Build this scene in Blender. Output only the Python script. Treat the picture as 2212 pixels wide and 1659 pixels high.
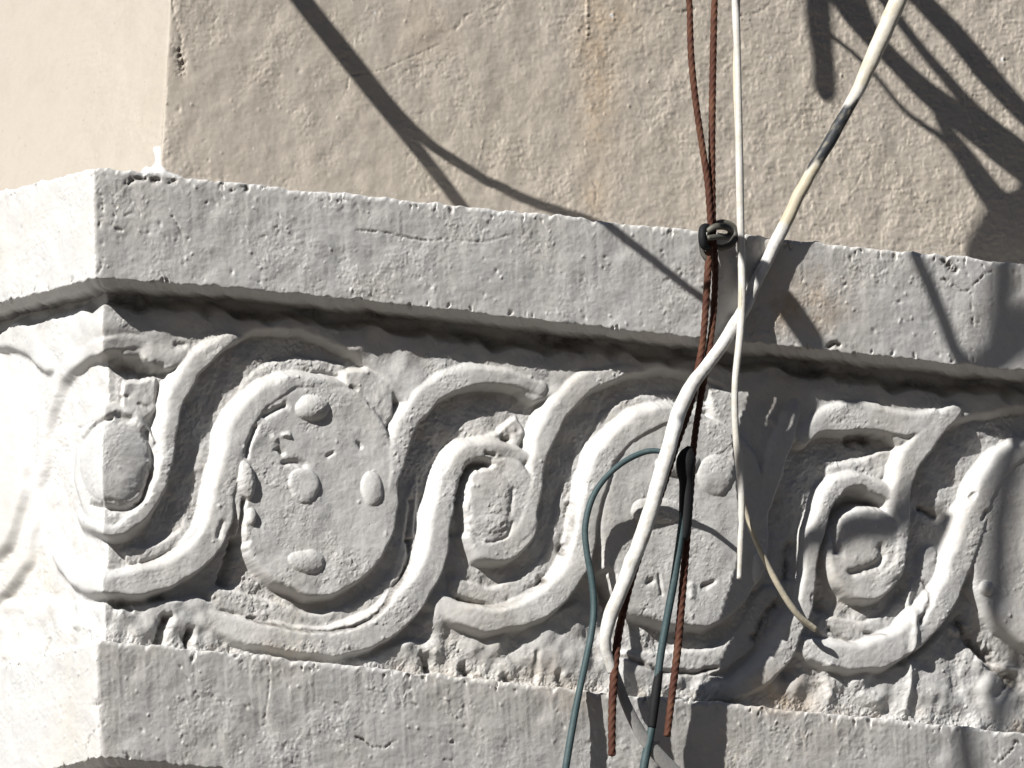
import bpy, math, random
import numpy as np
from mathutils import Vector

random.seed(7)
RNG = np.random.default_rng(11)
for o in list(bpy.data.objects):
    bpy.data.objects.remove(o)
scene = bpy.context.scene
C = scene.collection

# ------------------------------------------------------------------ camera
# One "pixel" below is 1/2212 of the picture's width; P metres per pixel on the frieze plane.
P = 0.0004
AZ, EL = math.radians(32.0), math.radians(9.5)      # turn of the right face, look-up angle
DIST = 20.0
VIEW = np.array([math.sin(AZ) * math.cos(EL), math.cos(AZ) * math.cos(EL), math.sin(EL)])
RIGHT = np.array([math.cos(AZ), -math.sin(AZ), 0.0])
UP = np.cross(RIGHT, VIEW)
TARGET = np.array([1012 * P, 0.0, 657 * P])          # on the frieze plane, picture centre
CAM = TARGET - DIST * VIEW
FPX = DIST / P                                       # focal length in picture pixels

cam = bpy.data.cameras.new('camera')
cam.sensor_width = 36.0
cam.lens = 36.0 * FPX / 2212.0
cam.clip_start = 0.5
cam.clip_end = 2000.0
camo = bpy.data.objects.new('camera', cam)
C.objects.link(camo)
camo.location = CAM
camo.rotation_euler = Vector(VIEW).to_track_quat('-Z', 'Y').to_euler()
scene.camera = camo

# ------------------------------------------------------------------ sky and sun
SUN = np.array([-2.48, -1.05, 1.74])
SUN = SUN / np.linalg.norm(SUN)                      # direction towards the sun
world = bpy.data.worlds.new('World')
scene.world = world
world.use_nodes = True
nt = world.node_tree
bg = nt.nodes['Background']
sky = nt.nodes.new('ShaderNodeTexSky')
sky.sky_type = 'NISHITA'
sky.sun_disc = False
sky.sun_elevation = math.asin(SUN[2])
sky.sun_rotation = math.atan2(SUN[0], SUN[1])
sky.air_density = 0.7
sky.dust_density = 0.4
sky.ozone_density = 0.6
nt.links.new(sky.outputs[0], bg.inputs[0])
bg.inputs[1].default_value = 0.05
sl = bpy.data.lights.new('sun', 'SUN')
sl.energy = 5.0
sl.angle = math.radians(0.53)
sl.color = (1.0, 0.975, 0.935)
slo = bpy.data.objects.new('sun', sl)
C.objects.link(slo)
slo.location = (-6, -3, 5)
slo.rotation_euler = Vector(SUN).to_track_quat('Z', 'Y').to_euler()
scene.view_settings.view_transform = 'Standard'
scene.view_settings.look = 'None'
scene.view_settings.exposure = 0.94
scene.view_settings.gamma = 1.0
scene.view_settings.use_curve_mapping = False

# ------------------------------------------------------------------ helpers
def proj(x, y, z):
    """world metres -> picture pixels (2212 x 1659)"""
    dx, dy, dz = x - CAM[0], y - CAM[1], z - CAM[2]
    d = dx * VIEW[0] + dy * VIEW[1] + dz * VIEW[2]
    r = dx * RIGHT[0] + dy * RIGHT[1] + dz * RIGHT[2]
    u = dx * UP[0] + dy * UP[1] + dz * UP[2]
    return 1106 + FPX * r / d, 829.5 - FPX * u / d

def ray(px, py):
    return VIEW + RIGHT * ((px - 1106) / FPX) + UP * ((829.5 - py) / FPX)

def on_right(px, py, off):
    """point seen at a pixel on the vertical plane `off` pixels in front of the right face"""
    r = ray(px, py)
    t = (-off * P - CAM[1]) / r[1]
    return CAM + r * t

def on_left(px, py, off):
    r = ray(px, py)
    t = (-off * P - CAM[0]) / r[0]
    return CAM + r * t

def spline(pts, step=6.0):
    """Catmull-Rom through rows of any width, resampled"""
    p = np.array(pts, float)
    if len(p) < 3:
        n = max(2, int(np.linalg.norm(p[1, :2] - p[0, :2]) / step))
        return p[0] + (p[1] - p[0]) * np.linspace(0, 1, n + 1)[:, None]
    q = np.vstack([2 * p[0] - p[1], p, 2 * p[-1] - p[-2]])
    out = []
    for i in range(1, len(q) - 2):
        n = max(2, int(np.linalg.norm(q[i + 1, :2] - q[i, :2]) / step))
        t = np.linspace(0, 1, n, endpoint=False)[:, None]
        a, b, c, d = q[i - 1], q[i], q[i + 1], q[i + 2]
        out.append(0.5 * (2 * b + (c - a) * t + (2 * a - 5 * b + 4 * c - d) * t ** 2 + (3 * b - a - 3 * c + d) * t ** 3))
    out.append(p[-1:])
    return np.vstack(out)

def band_noise(seed, wl_lo, wl_hi, size=1024, ax=1.0, ay=1.0, slope=1.0):
    """tileable noise, 1 cell = 1 px, energy between two wavelengths"""
    g = np.random.default_rng(seed)
    f = np.fft.rfft2(g.standard_normal((size, size)))
    ky = np.fft.fftfreq(size)[:, None] * ay
    kx = np.fft.rfftfreq(size)[None, :] * ax
    k = np.sqrt(kx * kx + ky * ky) + 1e-9
    w = np.exp(-(k * wl_lo) ** 2 * 0.7) * (1 - np.exp(-(k * wl_hi) ** 2)) / k ** slope
    n = np.fft.irfft2(f * w, s=(size, size))
    return (n / n.std()).astype(np.float32)

def samp(a, x, y):
    s = a.shape[0]
    x0 = np.floor(x).astype(np.int64); y0 = np.floor(y).astype(np.int64)
    fx = (x - x0); fy = (y - y0)
    x0 %= s; y0 %= s
    x1 = (x0 + 1) % s; y1 = (y0 + 1) % s
    return (a[y0, x0] * (1 - fx) + a[y0, x1] * fx) * (1 - fy) + (a[y1, x0] * (1 - fx) + a[y1, x1] * fx) * fy

def sstep(a, b, x):
    t = np.clip((x - a) / (b - a), 0, 1)
    return t * t * (3 - 2 * t)

N_FINE = band_noise(1, 5, 22)
N_MED = band_noise(2, 14, 60)
N_BIG = band_noise(3, 60, 300)
N_BRUSH = band_noise(4, 5, 40, ax=0.7, ay=2.6)       # upright brush marks
N_STREAK = band_noise(5, 6, 40, ax=2.2, ay=0.7)      # horizontal drag marks
N_CRACK = band_noise(6, 24, 160)
N_MASK = band_noise(8, 90, 400)
N_FLAKE = band_noise(9, 12, 90)
N_GRIT = band_noise(10, 3.2, 9)

def plaster(x, y, amp=1.0, streak=0.5, crack=0.5, sx=0.0):
    """relief of over-painted plaster in pixels: lumps, drag marks, flake edges, cracks"""
    x = x + sx
    rough = sstep(-0.4, 1.5, samp(N_MASK, x + 200, y + 650))
    h = 0.20 * samp(N_MED, y + 311, x + 97) + 1.1 * samp(N_BIG, x + 41, y)
    f = samp(N_FINE, x, y)
    h += (0.06 + 0.13 * rough) * f + 0.45 * (0.2 + rough) * np.clip(f - 1.4, 0, 3) - 0.5 * (0.2 + rough) * np.clip(-f - 1.9, 0, 3)
    h += streak * (0.05 + 0.22 * rough) * samp(N_STREAK, x + 512, y + 77)
    h += 0.006 * samp(N_BRUSH, x, y + 400) + 0.10 * samp(N_STREAK, x * 0.7 + 90, y * 0.7 + x * 0.12)
    gr = samp(N_GRIT, x + 700, y + 13)
    h += (0.02 + 0.07 * rough) * gr
    fl = samp(N_FLAKE, x + 130, y + 310)
    h += 0.7 * sstep(0.95, 1.08, fl) * (0.25 + rough) - 0.8 * sstep(1.45, 1.58, samp(N_FLAKE, y + 700, x + 20)) * (0.2 + rough)
    ck = np.clip(1 - np.abs(samp(N_CRACK, x, y + 222)) / 0.022, 0, 1)
    h -= crack * 2.2 * ck * sstep(0.7, 1.3, samp(N_MASK, y, x + 333))
    return amp * h

def near_line(Dx, Dy, pts, wd, out):
    """raise `out` to a soft 0..1 mask round a drawn line"""
    s = spline(pts, 5)
    for a, b in zip(s[:-1], s[1:]):
        m = (Dx > min(a[0], b[0]) - 3 * wd) & (Dx < max(a[0], b[0]) + 3 * wd) & (Dy > min(a[1], b[1]) - 3 * wd) & (Dy < max(a[1], b[1]) + 3 * wd)
        if not m.any(): continue
        px, py = Dx[m], Dy[m]
        ab = b - a; t = np.clip(((px - a[0]) * ab[0] + (py - a[1]) * ab[1]) / (ab @ ab + 1e-9), 0, 1)
        d = np.hypot(px - a[0] - t * ab[0], py - a[1] - t * ab[1])
        out[m] = np.maximum(out[m], np.exp(-(d / wd) ** 2))
    return out

# marks on the mouldings: (points, half width, depth, dirt)
MARKS = [([(275, 396), (290, 386), (312, 386)], 5, 8, 1), ([(330, 390), (342, 390)], 6, 9, 1), ([(365, 393), (376, 391)], 5, 7, 1), ([(455, 389), (470, 390)], 4, 6, 1),
         ([(500, 412), (505, 408)], 4, 5, .8), ([(528, 403), (532, 408)], 6, 8, 1), ([(372, 468), (388, 495), (392, 505)], 3, 4, .6), ([(270, 465), (285, 460)], 3, 3, .5), ([(250, 495), (262, 497)], 4, 4, .6),
         ([(240, 420), (250, 450), (238, 490)], 4, 3, .2), ([(215, 405), (222, 450), (214, 490)], 4, 3, .2), ([(212, 590), (222, 560)], 4, 4, .4),
         ([(770, 497), (830, 502), (880, 513), (930, 520), (960, 515)], 2.6, 3, .7), ([(960, 515), (1040, 522), (1100, 508)], 2.4, 2, .4),
         ([(2040, 565), (2052, 575), (2062, 582)], 8, 9, 1), ([(2036, 602), (2048, 608)], 4, 5, .9), ([(2060, 615), (2085, 630), (2110, 610), (2130, 590), (2150, 586)], 2.6, 3, .7), ([(2098, 635), (2100, 680), (2102, 720)], 2.6, 3, .7),
         ([(1790, 748), (1800, 742), (1812, 745)], 6, 9, .9), ([(1835, 540), (1838, 565)], 3, 3, .5), ([(1925, 655), (1945, 652)], 3, 3, .4),
         ([(583, 1442), (580, 1500), (570, 1565)], 2.4, 2.5, .5), ([(770, 1592), (790, 1602), (800, 1612), (830, 1614), (855, 1600)], 3, 4, .9), ([(960, 1640), (975, 1644)], 4, 3, .6),
         ([(890, 1520), (900, 1524)], 3, 3, .7), ([(980, 1545), (990, 1552)], 3, 3, .6), ([(725, 1518), (735, 1524)], 3, 3, .5), ([(2160, 1645), (2185, 1620), (2195, 1600), (2205, 1615)], 3, 4, .7),
         ([(205, 1522), (215, 1520)], 4, 5, .7), ([(185, 1630), (195, 1590), (225, 1560)], 3, 3, .5), ([(460, 1502), (480, 1520)], 4, 2, .2), ([(1410, 1610), (1425, 1600)], 3, 3, .6)]

def make_obj(name, mesh, mat=None, parent=None):
    o = bpy.data.objects.new(name, mesh)
    C.objects.link(o)
    if mat:
        mesh.materials.append(mat)
    if parent:
        o.parent = parent
    return o

def grid_mesh(name, X, Y, Z, cellmask=None, normals=None, attrs=None):
    """quad grid; optional mask of cells; optional vertex normals and float attributes"""
    n, m = X.shape
    idx = np.arange(n * m).reshape(n, m)
    q = np.stack([idx[:-1, :-1], idx[:-1, 1:], idx[1:, 1:], idx[1:, :-1]], -1)
    q = q[cellmask] if cellmask is not None else q.reshape(-1, 4)
    used, inv = np.unique(q.ravel(), return_inverse=True)
    co = np.stack([X.ravel()[used], Y.ravel()[used], Z.ravel()[used]], -1).astype(np.float32)
    me = bpy.data.meshes.new(name)
    me.vertices.add(len(used)); me.vertices.foreach_set('co', co.ravel())
    nq = len(q)
    me.loops.add(nq * 4); me.loops.foreach_set('vertex_index', inv.astype(np.int32).ravel())
    me.polygons.add(nq)
    me.polygons.foreach_set('loop_start', np.arange(0, nq * 4, 4, dtype=np.int32))
    me.update(calc_edges=True)
    me.polygons.foreach_set('use_smooth', np.ones(nq, dtype=bool))
    for k, a in (attrs or {}).items():
        at = me.attributes.new(k, 'FLOAT', 'POINT')
        at.data.foreach_set('value', a.ravel()[used].astype(np.float32))
    if normals is not None:
        me.normals_split_custom_set_from_vertices(normals.reshape(-1, 3)[used].astype(np.float32))
    return me

def grid_normals(X, Y, Z):
    p = np.stack([X, Y, Z], -1)
    n = np.cross(np.gradient(p, axis=1), np.gradient(p, axis=0))
    n /= np.linalg.norm(n, axis=-1, keepdims=True) + 1e-12
    return n

def tag(o, label, cat, group=None, kind=None):
    o['label'] = label; o['category'] = cat
    if group: o['group'] = group
    if kind: o['kind'] = kind
    return o

# ------------------------------------------------------------------ materials
def new_mat(name):
    m = bpy.data.materials.new(name); m.use_nodes = True
    t = m.node_tree
    return m, t, t.nodes['Principled BSDF']

def node(t, kind, **kw):
    n = t.nodes.new(kind)
    for k, v in kw.items():
        setattr(n, k, v)
    return n

def ramp(t, src, p0, p1):
    r = node(t, 'ShaderNodeMapRange'); r.clamp = True
    r.inputs['From Min'].default_value = p0; r.inputs['From Max'].default_value = p1
    t.links.new(src, r.inputs['Value'])
    return r.outputs[0]

def mixc(t, fac, a, b):
    m = node(t, 'ShaderNodeMix', data_type='RGBA')
    t.links.new(fac, m.inputs[0]) if not isinstance(fac, float) else setattr(m.inputs[0], 'default_value', fac)
    for s, v in ((m.inputs[6], a), (m.inputs[7], b)):
        if isinstance(v, tuple): s.default_value = (*v, 1)
        else: t.links.new(v, s)
    return m.outputs[2]

def noise(t, co, scale, detail=4, rough=0.55, dist=0.0):
    n = node(t, 'ShaderNodeTexNoise')
    n.inputs['Scale'].default_value = scale; n.inputs['Detail'].default_value = detail
    n.inputs['Roughness'].default_value = rough; n.inputs['Distortion'].default_value = dist
    t.links.new(co, n.inputs['Vector'])
    return n.outputs['Fac']

def paint_mat(name, base, warm, dirt_shade, rough=0.55, warm_lo=0.46, warm_hi=0.72, spec=0.35):
    m, t, b = new_mat(name)
    co = node(t, 'ShaderNodeTexCoord').outputs['Object']
    w = ramp(t, noise(t, co, 9.0, 5, 0.6, 0.3), warm_lo, warm_hi)
    col = mixc(t, w, base, warm)
    fine = ramp(t, noise(t, co, 160.0, 5, 0.7), 0.35, 0.75)
    col = mixc(t, fine, col, tuple(c * 0.93 for c in base))
    sp = ramp(t, noise(t, co, 240.0, 3, 0.5), 0.70, 0.76)
    gm = ramp(t, noise(t, co, 22.0, 5, 0.65), 0.50, 0.72)
    ml = node(t, 'ShaderNodeMath', operation='MULTIPLY'); ml.inputs[1].default_value = 0.16
    t.links.new(gm, ml.inputs[0])
    col = mixc(t, ml.outputs[0], col, tuple(c * k for c, k in zip(base, (0.62, 0.58, 0.52))))
    m2 = node(t, 'ShaderNodeMath', operation='MULTIPLY'); m2.inputs[1].default_value = 0.45
    t.links.new(sp, m2.inputs[0])
    col = mixc(t, m2.outputs[0], col, (0.12, 0.105, 0.09))
    at = node(t, 'ShaderNodeAttribute', attribute_name='stain')
    sn = node(t, 'ShaderNodeMath', operation='MULTIPLY')
    t.links.new(at.outputs['Fac'], sn.inputs[0]); t.links.new(ramp(t, noise(t, co, 45.0, 6, 0.65), 0.25, 0.7), sn.inputs[1])
    col = mixc(t, sn.outputs[0], col, (0.31, 0.22, 0.13))
    at = node(t, 'ShaderNodeAttribute', attribute_name='splash')
    col = mixc(t, at.outputs['Fac'], col, (0.46, 0.46, 0.46))
    at = node(t, 'ShaderNodeAttribute', attribute_name='dirt_shade')
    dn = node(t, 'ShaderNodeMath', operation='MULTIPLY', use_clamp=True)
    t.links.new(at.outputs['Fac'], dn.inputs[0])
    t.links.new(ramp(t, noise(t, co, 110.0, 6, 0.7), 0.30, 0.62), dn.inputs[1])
    col = mixc(t, dn.outputs[0], col, dirt_shade)
    t.links.new(col, b.inputs['Base Color'])
    b.inputs['Roughness'].default_value = rough
    b.inputs['Specular IOR Level'].default_value = spec
    bp = node(t, 'ShaderNodeBump')
    bp.inputs['Strength'].default_value = 0.35; bp.inputs['Distance'].default_value = 0.0006
    t.links.new(noise(t, co, 700.0, 3, 0.6), bp.inputs['Height'])
    t.links.new(bp.outputs[0], b.inputs['Normal'])
    return m

MAT_WHITE = paint_mat('white_paint', (0.430, 0.425, 0.414), (0.435, 0.41, 0.37), (0.06, 0.05, 0.04))
MAT_CREAM = paint_mat('cream_paint', (0.305, 0.272, 0.232), (0.31, 0.276, 0.226), (0.10, 0.085, 0.07), rough=0.7, spec=0.25)

def cable_mat(name, col, rough=0.5, var=None, bump=0.0):
    m, t, b = new_mat(name)
    co = node(t, 'ShaderNodeTexCoord').outputs['Object']
    c = mixc(t, ramp(t, noise(t, co, 60.0, 5, 0.6), 0.4, 0.7), col, var or tuple(x * 0.75 for x in col))
    at = node(t, 'ShaderNodeAttribute', attribute_name='bare')
    c = mixc(t, at.outputs['Fac'], c, (0.022, 0.024, 0.027))
    at2 = node(t, 'ShaderNodeAttribute', attribute_name='aged')
    c = mixc(t, at2.outputs['Fac'], c, (0.33, 0.29, 0.21))
    t.links.new(c, b.inputs['Base Color'])
    b.inputs['Roughness'].default_value = rough
    b.inputs['Specular IOR Level'].default_value = 0.25
    bp = node(t, 'ShaderNodeBump')
    bp.inputs['Strength'].default_value = 0.5; bp.inputs['Distance'].default_value = 0.0008
    t.links.new(noise(t, co, 260.0, 4, 0.6), bp.inputs['Height'])
    t.links.new(bp.outputs[0], b.inputs['Normal'])
    return m

MAT_CABLE = cable_mat('white_cable', (0.50, 0.495, 0.48), 0.55, (0.34, 0.325, 0.295))
MAT_WIRE = cable_mat('thin_white_wire', (0.44, 0.43, 0.405), 0.5, (0.36, 0.335, 0.285))
MAT_WIRE2 = cable_mat('cream_wire', (0.42, 0.38, 0.295), 0.5)
MAT_ROPE = cable_mat('brown_rope', (0.050, 0.017, 0.010), 0.8, (0.085, 0.037, 0.020))
MAT_TEAL = cable_mat('teal_wire', (0.026, 0.046, 0.050), 0.6, (0.045, 0.066, 0.070))
MAT_BLACK = cable_mat('black_tape', (0.005, 0.005, 0.006), 0.75)
MAT_GREYWIRE = cable_mat('grey_wire', (0.085, 0.082, 0.066), 0.5, (0.04, 0.04, 0.037))
MAT_GREYCABLE = cable_mat('grey_flat_cable', (0.25, 0.245, 0.235), 0.6)
MAT_DRYLEAF = cable_mat('dry_leaf', (0.16, 0.12, 0.06), 0.7)

# ------------------------------------------------------------------ the building
building = bpy.data.objects.new('corner_building', None)
C.objects.link(building)
tag(building, 'cream painted building corner with a white relief frieze between two plain mouldings', 'building')

def soft(p, r=6.0):
    """smooth max(p, 0)"""
    return 0.5 * (p + np.sqrt(p * p + r * r))

def place(p, off, r=6.0, offl=None):
    """path pixel p (0 at the corner, + right face, - left face) and outward offset -> x, y in metres"""
    return (-(off if offl is None else offl) + soft(p, r) - r / 2) * P, (-off + soft(-p, r) - r / 2) * P

def edge(pts_r, pts_l, off):
    """traced edge -> arrays (path pixel, height in pixels)"""
    a = []
    for x, y in pts_l:
        q = on_left(x, y, off); a.append((-(q[1] / P + off), q[2] / P))
    for x, y in pts_r:
        q = on_right(x, y, off); a.append((q[0] / P + off, q[2] / P))
    a.sort()
    a = np.array(a)
    return a[:, 0], a[:, 1]

PVIS = np.arange(-560, 2720, 2.5)
PALL = np.concatenate([-560 - np.array([2600, 1800, 1200, 800, 500, 300, 180, 100, 50, 20])[:], PVIS,
                       2720 + np.array([20, 50, 100, 180, 300, 500, 800, 1200, 2000])])
PALL.sort()
pvis_w = lambda p: sstep(-640, -560, p) * (1 - sstep(2720, 2780, p))

def bumps(shape_x, shape_y, H, n, xr, yr, rr, hr, g):
    """little round specks and blisters stamped into a height array on regular coordinates"""
    xs, ys = shape_x, shape_y
    for _ in range(n):
        cx, cy = g.uniform(*xr), g.uniform(*yr)
        r = g.uniform(*rr); h = g.uniform(*hr)
        i0, i1 = np.searchsorted(ys, [cy - 2 * r, cy + 2 * r]); j0, j1 = np.searchsorted(xs, [cx - 2 * r, cx + 2 * r])
        if i1 <= i0 or j1 <= j0: continue
        d2 = ((xs[None, j0:j1] - cx) ** 2 + ((ys[i0:i1, None] - cy) * g.uniform(0.7, 1.4)) ** 2) / r ** 2
        H[i0:i1, j0:j1] += h * np.exp(-d2 * 1.6)

def moulding(name, top, bot, d_top, d_bot, back_top, back_bot, seed):
    pt, zt = top; pb, zb = bot
    Zt = np.interp(PALL, pt, zt); Zb = np.interp(PALL, pb, zb)
    r = 9.0
    # profile columns: (kind, t)
    prof = [('ledge', t) for t in (0, .3, .6, .85, .95)]
    prof += [('te', t) for t in np.linspace(0, 1, 7)]
    nf = int((Zt.mean() - Zb.mean()) / 2.5)
    prof += [('f', t) for t in np.linspace(0, 1, nf)[1:-1]]
    prof += [('be', t) for t in np.linspace(0, 1, 6)]
    prof += [('cham', t) for t in np.linspace(0, 1, 9)[1:]]
    prof += [('soffit', t) for t in np.linspace(0, 1, 24)[1:]]
    n = len(prof)
    X = np.zeros((n, len(PALL))); Y = X.copy(); Z = X.copy()
    OFF = X.copy(); ZZ = X.copy(); NO = X.copy(); NZ = X.copy(); S = X.copy()
    rt = r * (1 + 0.35 * samp(N_MED, PALL * 1.0 + seed, PALL * 0 + 5)); rt = np.clip(rt, 4, 16)
    rb = np.clip(4.0 * (1 + 0.3 * samp(N_MED, PALL + seed, PALL * 0 + 90)), 2, 9)
    Zt = Zt + 1.2 * samp(N_MED, PALL * 0.5 + seed * 3, PALL * 0 + 40)
    Zb = Zb + 1.3 * samp(N_MED, PALL * 0.6 + seed * 5, PALL * 0 + 140) + 0.45 * samp(N_FINE, PALL * 0.7 + seed, PALL * 0 + 11)
    s = 0.0
    for i, (k, t) in enumerate(prof):
        if k == 'ledge':
            OFF[i] = back_top + (d_top - rt - back_top) * t; ZZ[i] = Zt; NO[i] = 0; NZ[i] = 1; S[i] = -40 + 40 * t
        elif k == 'te':
            a = t * math.pi / 2
            OFF[i] = d_top - rt + rt * math.sin(a); ZZ[i] = Zt - rt + rt * math.cos(a); NO[i] = math.sin(a); NZ[i] = math.cos(a); S[i] = t * 12
        elif k == 'f':
            OFF[i] = d_top + (d_bot - d_top) * t; ZZ[i] = (Zt - rt) + ((Zb + rb) - (Zt - rt)) * t; NO[i] = 1; NZ[i] = 0
            S[i] = 12 + (nf * 2.5) * t
        elif k == 'be':
            a = t * math.pi / 2
            OFF[i] = d_bot - rb + rb * math.cos(a); ZZ[i] = Zb + rb - rb * math.sin(a); NO[i] = math.cos(a); NZ[i] = -math.sin(a)
            S[i] = 12 + nf * 2.5 + t * 8
        elif k == 'cham':
            OFF[i] = d_bot - rb - 22 * t; ZZ[i] = Zb - 11 * t; NO[i] = 0.45; NZ[i] = -0.9; S[i] = 20 + nf * 2.5 + 24 * t
        else:
            OFF[i] = d_bot - rb - 22 + (back_bot - d_bot + rb + 22) * t; ZZ[i] = Zb - 11; NO[i] = 0; NZ[i] = -1; S[i] = 44 + nf * 2.5 + 70 * t
    PP = np.broadcast_to(PALL, X.shape)
    disp = plaster(PP, S, amp=0.85, streak=0.35, crack=0.5, sx=seed * 211.0)
    # chips eaten out of the arrises
    near = np.exp(-(S - 8) ** 2 / 160.0) + np.exp(-(S - (14 + nf * 2.5)) ** 2 / 120.0)
    disp -= 5.0 * near * sstep(1.7, 1.9, samp(N_FLAKE, PP * 0.9 + seed * 71, S * 0.5 + 10))
    g = np.random.default_rng(seed)
    cols = [i for i, (k, t) in enumerate(prof) if k == 'f']
    i0, i1 = cols[0], cols[-1]
    sub = disp[i0:i1 + 1]
    bumps(PALL, S[i0:i1 + 1, 600], sub, 170, (-500, 2700), (10, 240), (2.5, 5), (0.8, 2.4), g)
    bumps(PALL, S[i0:i1 + 1, 600], sub, 60, (-500, 2700), (10, 240), (3, 7), (-3.0, -1.0), g)
    disp *= pvis_w(PP) * 0.9 + 0.1
    X, Y = place(PP, OFF, 7.0)
    Dx, Dy = proj(X, Y, ZZ * P)
    mark = np.zeros_like(disp)
    for pts, wd, dep, dr in MARKS:
        f = near_line(Dx, Dy, pts, wd, np.zeros_like(disp))
        f = f * np.clip(0.55 + 0.4 * samp(N_FINE, PP * 0.8 + 5, S * 0.8) + (0.35 if wd > 4.5 else 0), 0, 1.1)
        disp -= (dep * 0.8) * f; mark = np.maximum(mark, dr * f)
    OFF += disp * NO; ZZ = ZZ + disp * NZ
    X, Y = place(PP, OFF, 7.0)
    Z = ZZ * P
    dirt_shade = near * sstep(1.7, 1.9, samp(N_FLAKE, PP * 0.9 + seed * 71, S * 0.5 + 10)) * 0.5
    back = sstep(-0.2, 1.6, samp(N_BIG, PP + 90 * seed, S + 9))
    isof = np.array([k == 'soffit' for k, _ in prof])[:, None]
    dirt_shade = np.maximum(dirt_shade, 1.2 * mark)
    dirt_shade = np.where(isof, 0.55 * back * sstep(30, 100, S - 20 - nf * 2.5 + 20), dirt_shade)  # soffit goes darker in blotches towards its back
    Dx, Dy = proj(X, Y, Z)
    stain = np.zeros_like(X)
    for cx, cy, rx, ry, a in STAINS:
        stain = np.maximum(stain, a * np.exp(-((Dx - cx) / rx) ** 2 - ((Dy - cy) / ry) ** 2))
    me = grid_mesh(name, X[::-1], Y[::-1], Z[::-1], attrs={'dirt_shade': dirt_shade[::-1], 'stain': stain[::-1]})
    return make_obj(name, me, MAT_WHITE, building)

# rust-water and dust stains that the paint itself carries: (x, y, rx, ry, strength)
STAINS = [(1720, 660, 110, 70, 0.85), (1560, 600, 70, 60, 0.28), (1800, 700, 60, 60, 0.25), (1290, 150, 42, 220, 0.7),
          (1285, 420, 28, 40, 0.55), (1330, 40, 60, 60, 0.4), (1240, 1500, 60, 40, 0.35), (1700, 1500, 80, 50, 0.9),
          (1180, 1450, 40, 40, 0.45), (1650, 880, 60, 40, 0.3), (920, 70, 60, 60, 0.2), (1760, 1580, 120, 60, 0.22)]

TOP_R = [(205, 362), (733, 417), (1250, 471), (1700, 517), (2212, 570)]
TOP_L = [(0, 413), (120, 384)]
BOT_R = [(222, 603), (467, 619), (733, 645), (1024, 677), (1257, 703), (1491, 729), (1808, 760), (2025, 784), (2212, 803)]
BOT_L = [(0, 654), (110, 628)]
LTOP_R = [(225, 1384), (417, 1401), (737, 1434), (945, 1457), (1257, 1491), (1591, 1519), (1742, 1536), (2212, 1583)]
LTOP_L = [(0, 1433), (120, 1404)]
LBOT_R = [(240, 1638), (400, 1653), (737, 1687), (1257, 1739), (2212, 1834)]
LBOT_L = [(0, 1690), (120, 1660)]

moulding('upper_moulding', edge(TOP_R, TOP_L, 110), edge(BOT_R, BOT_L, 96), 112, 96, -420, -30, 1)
moulding('lower_moulding', edge(LTOP_R, LTOP_L, 82), edge(LBOT_R, LBOT_L, 60), 82, 56, -60, -40, 2)

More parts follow.
